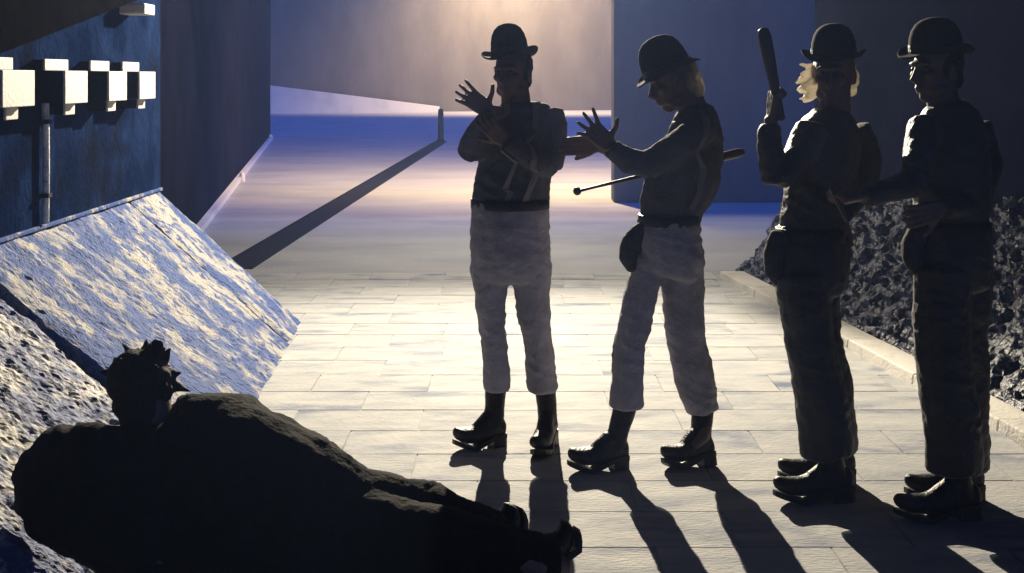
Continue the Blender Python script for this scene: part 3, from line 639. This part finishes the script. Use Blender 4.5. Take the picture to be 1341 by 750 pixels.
def hand_bm(bm, wrist, tip, palm_n, side, spread=8, curl=(15, 15, 20, 25), lens=None, thumb=1, thumb_up=45, k=1.0):
    """palm with four separate jointed fingers and a thumb off the side of the palm"""
    w = Vector(wrist); d = (Vector(tip) - w).normalized()
    n = Vector(palm_n); n = (n - d * n.dot(d)).normalized()
    s = d.cross(n).normalized() * side            # towards the thumb
    L = lens or (.072, .080, .075, .058)
    kn = .085 * k
    for j in range(4):                              # metacarpals make the palm
        a = (1.5 - j) * .020 * k
        tube_bm(bm, [tuple(w + s*a*.6) + (.013*k, .014*k), tuple(w + d*kn*.5 + s*a*.9) + (.013*k, .014*k), tuple(w + d*kn + s*a) + (.011*k, .011*k)], 10, .8)
        ang = radians((1.5 - j) * spread)
        fd = (d * math.cos(ang) + s * math.sin(ang)).normalized()
        p = w + d*kn + s*a
        nodes = [tuple(p - fd*.01*k) + (.0098*k, .0098*k)]
        cv = 0
        for m_, part in enumerate((.45, .31, .24)):
            cv += radians(curl[j] * (0.7 if m_ == 0 else 1.0))
            dirn = fd * math.cos(cv) + n * math.sin(cv)
            p = p + dirn * (L[j] * part * k)
            r = (.0092, .0085, .0072)[m_] * k
            nodes.append(tuple(p) + (r, r))
        tube_bm(bm, nodes, 10, .9)
    if thumb:
        b0 = w + d*.022*k + s*.026*k
        td = (d * math.cos(radians(thumb_up)) + s * math.sin(radians(thumb_up)) + n * .25).normalized()
        tube_bm(bm, [tuple(w + d*.012*k + s*.012*k) + (.014*k, .014*k), tuple(b0 + td*.02*k) + (.0125*k, .0125*k), tuple(b0 + td*.050*k) + (.0105*k, .0105*k),
                     tuple(b0 + td*.050*k + (td*.9 + d*.35).normalized()*.030*k) + (.0088*k, .0088*k)], 10, .9)

def bowler(parent, c, fwd, tilt, roll=0.0, wd=0.084, bw_=0.125, h=0.125):
    """domed crown and a curled oval brim; c is the centre of the brim plane"""
    f = Vector(fwd).normalized(); up = Vector((0, 0, 1)); s = f.cross(up).normalized()
    R = Matrix.Rotation(radians(-tilt), 3, s); f = R @ f; up = R @ up
    R2 = Matrix.Rotation(radians(roll), 3, f); s = R2 @ s; up = R2 @ up
    c = Vector(c)
    prof = [(0.0, h), (.25, h*.985), (.5, h*.93), (.72, h*.82), (.88, h*.64), (.97, h*.42), (1.0, h*.2), (1.0, .012), (1.03, .002)]
    N = 40
    def shell(name, rows, mat, par):
        bm = bmesh.new(); rings = []
        for r_ in rows: rings.append([bm.verts.new(v) for v in r_])
        for a, b in zip(rings, rings[1:]):
            for k in range(N): bm.faces.new((a[k], a[(k+1) % N], b[(k+1) % N], b[k]))
        return bm, rings
    def pt(rs, rf, z, a):
        x, y = rs*math.cos(a), rf*math.sin(a)
        return c + s*x + f*y + up*z
    rows = []
    for rr, z in prof[1:]:
        rows.append([pt(wd*rr, wd*1.2*rr, z, 2*math.pi*k/N) for k in range(N)])
    bm, rings = shell('crown', rows, None, None)
    tv = bm.verts.new(c + up*h)
    for k in range(N): bm.faces.new((tv, rings[0][(k+1) % N], rings[0][k]))
    hat = bm_obj('bowler_hat', bm, M['felt'], parent, smooth=True)
    rows = []
    for t, under in ((0, 0), (.4, 0), (.8, 0), (1.0, 0), (1.04, .5), (1.0, 1), (.8, 1), (.4, 1), (0, 1)):
        r_ = []
        for k in range(N):
            a = 2*math.pi*k/N
            rs = wd + (bw_ - wd)*t; rf = wd*1.2 + (bw_*1.2 - wd*1.2)*t
            side = abs(math.cos(a))**2
            z = side * 0.030 * t**2 - (1 - side) * 0.012 * t**1.5 - 0.006 * (under if under != .5 else .5)
            r_.append(pt(rs, rf, z, a))
        rows.append(r_)
    bm, rings = shell('brim', rows, None, None)
    bm_obj('brim', bm, M['felt'], hat, smooth=True)
    bm, rings = shell('band', [[pt(wd*1.012, wd*1.2*1.012, z, 2*math.pi*k/N) for k in range(N)] for z in (.006, .034)], None, None)
    bm_obj('hat_band', bm, M['leather'], hat, smooth=True)
    return hat

def boot(parent, heel, toe, top, ground=True, spring=0.035, arch=True):
    h, t, tp = Vector(heel), Vector(toe), Vector(top)
    if ground: h.z = 0.0; t.z = 0.0
    f = (t - h).normalized()
    u = (tp - h) - f * (tp - h).dot(f); u.normalize()
    s = f.cross(u).normalized()
    L = (t - h).length
    h0 = h - f*0.02
    L += 0.02
    hb = 0.038                              # heel height
    P = lambda a, z, b=0: h0 + f*(a*L) + u*z + s*b
    bm = bmesh.new()
    def flat(nodes):                        # tube with explicit frame: (a, z, half width, half height)
        rings = []
        N = 16
        for (a, z, wv, hv) in nodes:
            rings.append([bm.verts.new(P(a, z) + s*(wv*math.cos(2*math.pi*k/N)) + u*(hv*math.sin(2*math.pi*k/N))) for k in range(N)])
        for r0, r1 in zip(rings, rings[1:]):
            for k in range(N): bm.faces.new((r0[k], r0[(k+1) % N], r1[(k+1) % N], r1[k]))
        bm.faces.new(rings[0][::-1]); bm.faces.new(rings[-1])
    flat([(-.01, .078, .022, .030), (.05, .083, .036, .046), (.22, .082, .038, .047), (.45, .075, .042, .045), (.66, .055 + spring*.25, .048, .037), (.84, .048 + spring*.6, .044, .032), (.95, .048 + spring*.9, .031, .026), (1.0, .047 + spring, .012, .014)])
    ank = P(.20, .12)
    tube_bm(bm, dense([tuple(ank - u*.03) + (.044, .044), tuple(along(ank, tp, .35)) + (.043, .043), tuple(along(ank, tp, .75)) + (.046, .046), tuple(tp + (tp-ank).normalized()*.05) + (.05, .05)]), 16, .3)
    tube_bm(bm, [tuple(P(.30, .125)) + (.036, .040), tuple(P(.50, .085)) + (.035, .034)], 14, .6)
    b = fused('boot', bm, M['leather'], parent, 0.006, 3, 0.0, 0.004)
    # sole with a raised toe and a block heel
    bm = bmesh.new()
    st_ = [(0.0, .030), (.08, .036), (.26, .035), (.45, .036), (.64, .045), (.82, .043), (.93, .033), (1.0, .014)]
    top_, bot_ = [], []
    for a, w_ in st_:
        z = hb * (1 - min(1, max(0, (a - .22) / .36))) + spring * max(0, (a - .62) / .38)**1.3
        for q in (-1, 1):
            top_.append((a, q, bm.verts.new(P(a, z + .020, q*w_)))); bot_.append((a, q, bm.verts.new(P(a, z, q*w_))))
    n = len(st_)
    T_ = lambda i, q: top_[2*i + (0 if q < 0 else 1)][2]
    B_ = lambda i, q: bot_[2*i + (0 if q < 0 else 1)][2]
    for i in range(n-1):
        bm.faces.new((T_(i,-1), T_(i,1), T_(i+1,1), T_(i+1,-1))); bm.faces.new((B_(i,-1), B_(i+1,-1), B_(i+1,1), B_(i,1)))
        for q in (-1, 1): bm.faces.new((T_(i,q), T_(i+1,q), B_(i+1,q), B_(i,q)))
    bm.faces.new((T_(0,-1), B_(0,-1), B_(0,1), T_(0,1))); bm.faces.new((T_(n-1,-1), T_(n-1,1), B_(n-1,1), B_(n-1,-1)))
    bm_obj('sole', bm, M['leather'], b)
    bm = bmesh.new()
    vs = []
    for z in (0.0, hb + .002):
        vs.append([bm.verts.new(P(a, z, q)) for a, q in ((.0, -.026), (.05, -.033), (.27, -.034), (.27, .034), (.05, .033), (.0, .026))])
    bm.faces.new(vs[0][::-1]); bm.faces.new(vs[1])
    for k in range(6): bm.faces.new((vs[0][k], vs[0][(k+1) % 6], vs[1][(k+1) % 6], vs[1][k]))
    bm_obj('boot_heel', bm, M['leather'], b)
    return b

def braces(parent, shirt, paths, mat):
    dg = bpy.context.evaluated_depsgraph_get()
    for path in paths:
        pts = dense([tuple(p) + (0, 0) for p in path], 0.02)
        bm = bmesh.new(); rows = []
        for i, p in enumerate(pts):
            pv = Vector(p[:3]); t = (Vector(pts[min(i+1, len(pts)-1)][:3]) - Vector(pts[max(i-1, 0)][:3])).normalized()
            rows.append((pv, t))
        prev = None
        for pv, t in rows:
            ok, loc, nrm, _ = shirt.closest_point_on_mesh(pv)
            sd = t.cross(nrm).normalized()
            r_ = [bm.verts.new(loc + nrm*.004 + sd*x + nrm*zz) for x, zz in ((-.014, 0), (.014, 0), (.014, .003), (-.014, .003))]
            if prev:
                for k in range(4): bm.faces.new((prev[k], prev[(k+1) % 4], r_[(k+1) % 4], r_[k]))
            prev = r_
        bm_obj('braces', bm, mat, parent)

def standing(D, label, fwd, tilt, hat_tilt, hat_roll, cloth, shirtm, hands, hairm, headk=1.0, hair=None, hat_kw={}, guardm=M['guard']):
    root = empty('person', D['base'])
    tag(root, label, 'person', 'people standing in bowler hats')
    chains = [list(ch) for ch in D['body']]
    for k, b in enumerate(D['boots']):
        hl, te, tp = Vector(b[0]), Vector(b[1]), Vector(b[2])
        an = hl + (te - hl) * .16; an.z = .12
        chains[1 + k] = chains[1 + k][:2] + [tuple(tp) + (.036, .036), tuple(an) + (.028, .028), tuple(an + (te - hl).normalized() * .05 - Vector((0, 0, .04))) + (.022, .022)]
    bm = pieces(chains)
    c, s, f, up = head_bm(bm, D['head'], fwd, tilt, headk)
    for key, kw in hands.items():
        hand_bm(bm, D[key][0], D[key][1], **kw)
    body = fused('body', bm, M['skin'], root, 0.0055, 2)
    for q in (-1, 1):
        bm = bmesh.new(); ball_bm(bm, c + (s*q*.031 + f*.074 + up*.010)*headk, (.0115*headk,)*3); bm_obj('eye', bm, M['eye'], body, smooth=True)
    fused('trousers', pieces(D['trousers'], .03, .25), cloth, root, 0.008, 4, 0.022, 0.004, 0.007)
    sh = fused('shirt', pieces(D['shirt'], .03, .3), shirtm, root, 0.008, 4, 0.016, 0.004, 0.007)
    if guardm: fused('groin_guard', pieces([D['guard']]), guardm, root, 0.008, 4, 0.0, 0.004)  # padded guard worn over the front of the trousers
    for b in D['boots']: boot(root, *b)
    w0, w1 = D['trousers'][0][0], D['trousers'][0][1]
    bm = bmesh.new(); tube_bm(bm, [w0[:2] + (w0[2] - .035, w0[3] + .006, w0[4] + .010), w0[:2] + (w0[2] + .005, w0[3] + .006, w0[4] + .010)], 28, .05)
    bm_obj('belt', bm, M['leather'], root, smooth=True)
    bm = bmesh.new()
    (hair or default_hair)(bm, c, s, f, up, headk)
    fused('hair', bm, hairm, root, 0.006, 2, 0.0, 0.010)
    bowler(root, D['hat'], fwd, hat_tilt, hat_roll, **hat_kw)
    return root, sh

def default_hair(bm, c, s, f, up, k):
    rot = Matrix((s, f, up)).transposed()
    ball_bm(bm, c + (f*-.030 + up*.030)*k, (.079*k, .084*k, .080*k), rot)
    ball_bm(bm, c + (f*-.062 + up*-.035)*k, (.062*k, .040*k, .050*k), rot)
    for q in (-1, 1): ball_bm(bm, c + (s*q*.070 + f*-.005 + up*.005)*k, (.012*k, .03*k, .045*k), rot)

def fluffy_hair(bm, c, s, f, up, k):
    default_hair(bm, c, s, f, up, k)
    r = random.Random(4)
    for i in range(26):
        a = r.uniform(-1.2, 1.2); z = r.uniform(-.075, .035)
        p = c + (s*math.sin(a)*.075 + f*(-math.cos(a)*.085 - .012) + up*z)*k
        ball_bm(bm, p, (.022*k, .022*k, .028*k))

def bushy_hair(bm, c, s, f, up, k):
    fluffy_hair(bm, c, s, f, up, k)
    r = random.Random(9)
    for i in range(90):
        p = c + s*r.uniform(.055, .085) + f*r.uniform(-.07, .0) + up*r.uniform(-.085, .03)
        d_ = Vector((-1, r.uniform(-.3, .5), r.uniform(-.45, .55))).normalized()
        L_ = r.uniform(.02, .075)
        e_ = p + d_*L_ + Vector((0, 0, r.uniform(-.02, .012)))
        tube_bm(bm, [tuple(p) + (.011, .011), tuple(along(p, e_, .6)) + (.009, .009), tuple(e_) + (.006, .006)], 7, .5)

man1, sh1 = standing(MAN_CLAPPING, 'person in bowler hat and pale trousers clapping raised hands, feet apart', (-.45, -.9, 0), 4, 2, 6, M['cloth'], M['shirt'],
    dict(handL=dict(palm_n=(0, -1, 0), side=1, spread=9, curl=(3, 3, 4, 5), thumb_up=75), handR=dict(palm_n=(0, 1, .4), side=1, spread=6, curl=(20, 22, 25, 28))),
    M['hair_dark'], 1.0, None, dict(wd=.078, bw_=.118, h=.14), None)
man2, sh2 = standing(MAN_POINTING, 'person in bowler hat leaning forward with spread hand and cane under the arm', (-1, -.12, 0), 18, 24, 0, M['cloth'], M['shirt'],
    dict(handL=dict(palm_n=(0, -1, 0), side=1, spread=17, curl=(3, 3, 10, 20), thumb_up=75), handR=dict(palm_n=(0, 1, -.2), side=1, spread=0.5, curl=(1, 1, 2, 3), thumb=1, thumb_up=20)),
    M['hair_fair'], 1.0, fluffy_hair, dict(wd=.085, bw_=.118, h=.15))
man3, sh3 = standing(MAN_WITH_CLUB, 'dark person in bowler hat raising a club beside the face', (-.42, -.9, 0), 4, 4, 0, M['cloth_shaded'], M['cloth_shaded'],
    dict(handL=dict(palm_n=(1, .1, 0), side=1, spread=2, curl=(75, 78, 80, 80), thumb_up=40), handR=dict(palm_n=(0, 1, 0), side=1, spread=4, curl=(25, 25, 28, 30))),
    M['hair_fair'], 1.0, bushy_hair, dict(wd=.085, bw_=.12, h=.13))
man4, sh4 = standing(MAN_AT_WALL, 'large backlit person nearest the right picture edge, forearm held across', (-.9, -.4, 0), 4, 4, 0, M['cloth_shaded'], M['cloth_shaded'],
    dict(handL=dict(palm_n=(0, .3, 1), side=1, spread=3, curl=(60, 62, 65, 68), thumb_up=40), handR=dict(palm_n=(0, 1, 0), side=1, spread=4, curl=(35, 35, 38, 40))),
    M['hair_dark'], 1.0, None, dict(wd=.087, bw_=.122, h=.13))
braces(man1, sh1, [[(-.03, -.25, 1.05), (-.04, -.25, 1.2), (-.03, -.2, 1.4), (-.02, -.05, 1.52)], [(.09, -.25, 1.05), (.1, -.25, 1.2), (.12, -.2, 1.4), (.12, -.05, 1.52)]], M['brace'])
braces(man2, sh2, [[(.2, -.25, 1.04), (.23, -.25, 1.2), (.22, -.2, 1.38), (.2, -.1, 1.47)]], M['brace'])

def cane(name, base, ends, radii, label, cat, extra=None):
    a, b = Vector(base) + Vector(ends[0]), Vector(base) + Vector(ends[1])
    e = empty(name, a); tag(e, label, cat)
    d = b - a
    nodes = [tuple(d*t) + (r, r) for t, r in radii]
    bm = bmesh.new(); tube_bm(bm, nodes, 14, .6)
    bm_obj('shaft', bm, M['cane'], e, smooth=True)
    return e, d
e, d = cane('walking_cane', MAN_POINTING['base'], MAN_POINTING['cane'], [(0, .007), (.1, .006), (.3, .008), (.72, .009), (.78, .018), (.97, .020), (1, .015)], 'thin dark cane tucked under the arm of the leaning person', 'cane')
bm = bmesh.new(); ball_bm(bm, (0, 0, 0), (.017, .015, .017)); bm_obj('knob', bm, M['cane'], e, smooth=True)
cane('club', MAN_WITH_CLUB['base'], MAN_WITH_CLUB['cane'], [(0, .015), (.35, .018), (.7, .024), (.95, .025), (1, .02)], 'dark wooden club held upright in the raised fist', 'club')
cane('short_stick', MAN_AT_WALL['base'], MAN_AT_WALL['cane'], [(0, .014), (.5, .013), (1, .012)], 'short dark stick gripped in the outstretched fist', 'stick')

# ------------------------------------------------------------------ person lying in the foreground
D = MAN_LYING
ly = empty('person', D['base']); tag(ly, 'person in a dark overcoat lying propped on an elbow in the foreground', 'person')
bm = pieces(D['body'])
c, s, f, up = head_bm(bm, D['head'], (.30, .92, 0), -14, 1.0)
for hd in D['hands']:
    hand_bm(bm, hd[0], hd[1], palm_n=(0, 0, -1), side=1, spread=6, curl=(20, 22, 25, 28))
body = fused('body', bm, M['skin'], ly, 0.0055, 2)
for q in (-1, 1):
    bm = bmesh.new(); ball_bm(bm, c + s*q*.031 + f*.074 + up*.010, (.0115,)*3); bm_obj('eye', bm, M['eye'], body, smooth=True)
fused('overcoat', pieces(D['coat'], .04, .4), M['coat'], ly, 0.011, 6, 0.022, 0.004, 0.014)
fused('trousers', pieces(D['trousers'], .04, .4), M['coat'], ly, 0.011, 6, 0.022, 0.004, 0.012)
for b in D['boots']: boot(ly, *b, ground=False)
bm = bmesh.new()
default_hair(bm, c, s, f, up, 1.2)
r = random.Random(12)
for i in range(46):
    a, z = r.uniform(0, 2*math.pi), r.uniform(-.35, 1)
    dr_ = Vector((math.cos(a)*math.sqrt(1-z*z), math.sin(a)*math.sqrt(1-z*z), z))
    if dr_.dot(f) > .6 and dr_.dot(up) < .4: continue
    p = c + up*.02 + dr_*.072
    tw = Vector((r.uniform(-.4, .4), r.uniform(-.4, .4), r.uniform(-.2, .3)))
    L_ = r.choice((.022, .03, .036, .05))
    tube_bm(bm, [tuple(p) + (.034, .034), tuple(p + (dr_ + tw*.3)*L_*.6) + (.020, .020), tuple(p + (dr_ + tw*.7)*L_) + (.009, .009), tuple(p + (dr_ + tw)*L_*1.25) + (.004, .004)], 8, .5)
p = c + up*.085
tube_bm(bm, [tuple(p + Vector((.035, 0, 0))) + (.022, .022), tuple(p + Vector((.055, 0, .035))) + (.015, .015), tuple(p + Vector((.062, 0, .06))) + (.008, .008)], 8, .5)
ball_bm(bm, c - f*.045 - up*.085, (.075, .06, .06)); ball_bm(bm, c - f*.02 - up*.13, (.075, .07, .05))
for q in (0, 1): ball_bm(bm, c + f*.05 - up*(.085 + .02*q), (.045, .04, .03))
fused('hair_and_beard', bm, M['hair_dark'], ly, 0.006, 1, 0.0, 0.012)

# ------------------------------------------------------------------ night haze
bm = bmesh.new(); add_box(bm, -60, 60, -34, 110, -1.0, 12.5)
hz = tag(bm_obj('haze', bm, None), 'thin night haze hanging in the underpass and yard', 'haze', kind='stuff')
hm = bpy.data.materials.new('night haze'); hm.use_nodes = True
hn = hm.node_tree.nodes; hn.clear()
ho = hn.new('ShaderNodeOutputMaterial'); pv = hn.new('ShaderNodeVolumePrincipled')
pv.inputs['Color'].default_value = (0.36, 0.52, 1.0, 1)
pv.inputs['Density'].default_value = 0.0019
pv.inputs['Anisotropy'].default_value = 0.55
hm.node_tree.links.new(pv.outputs[0], ho.inputs['Volume'])
hz.data.materials.clear(); hz.data.materials.append(hm)
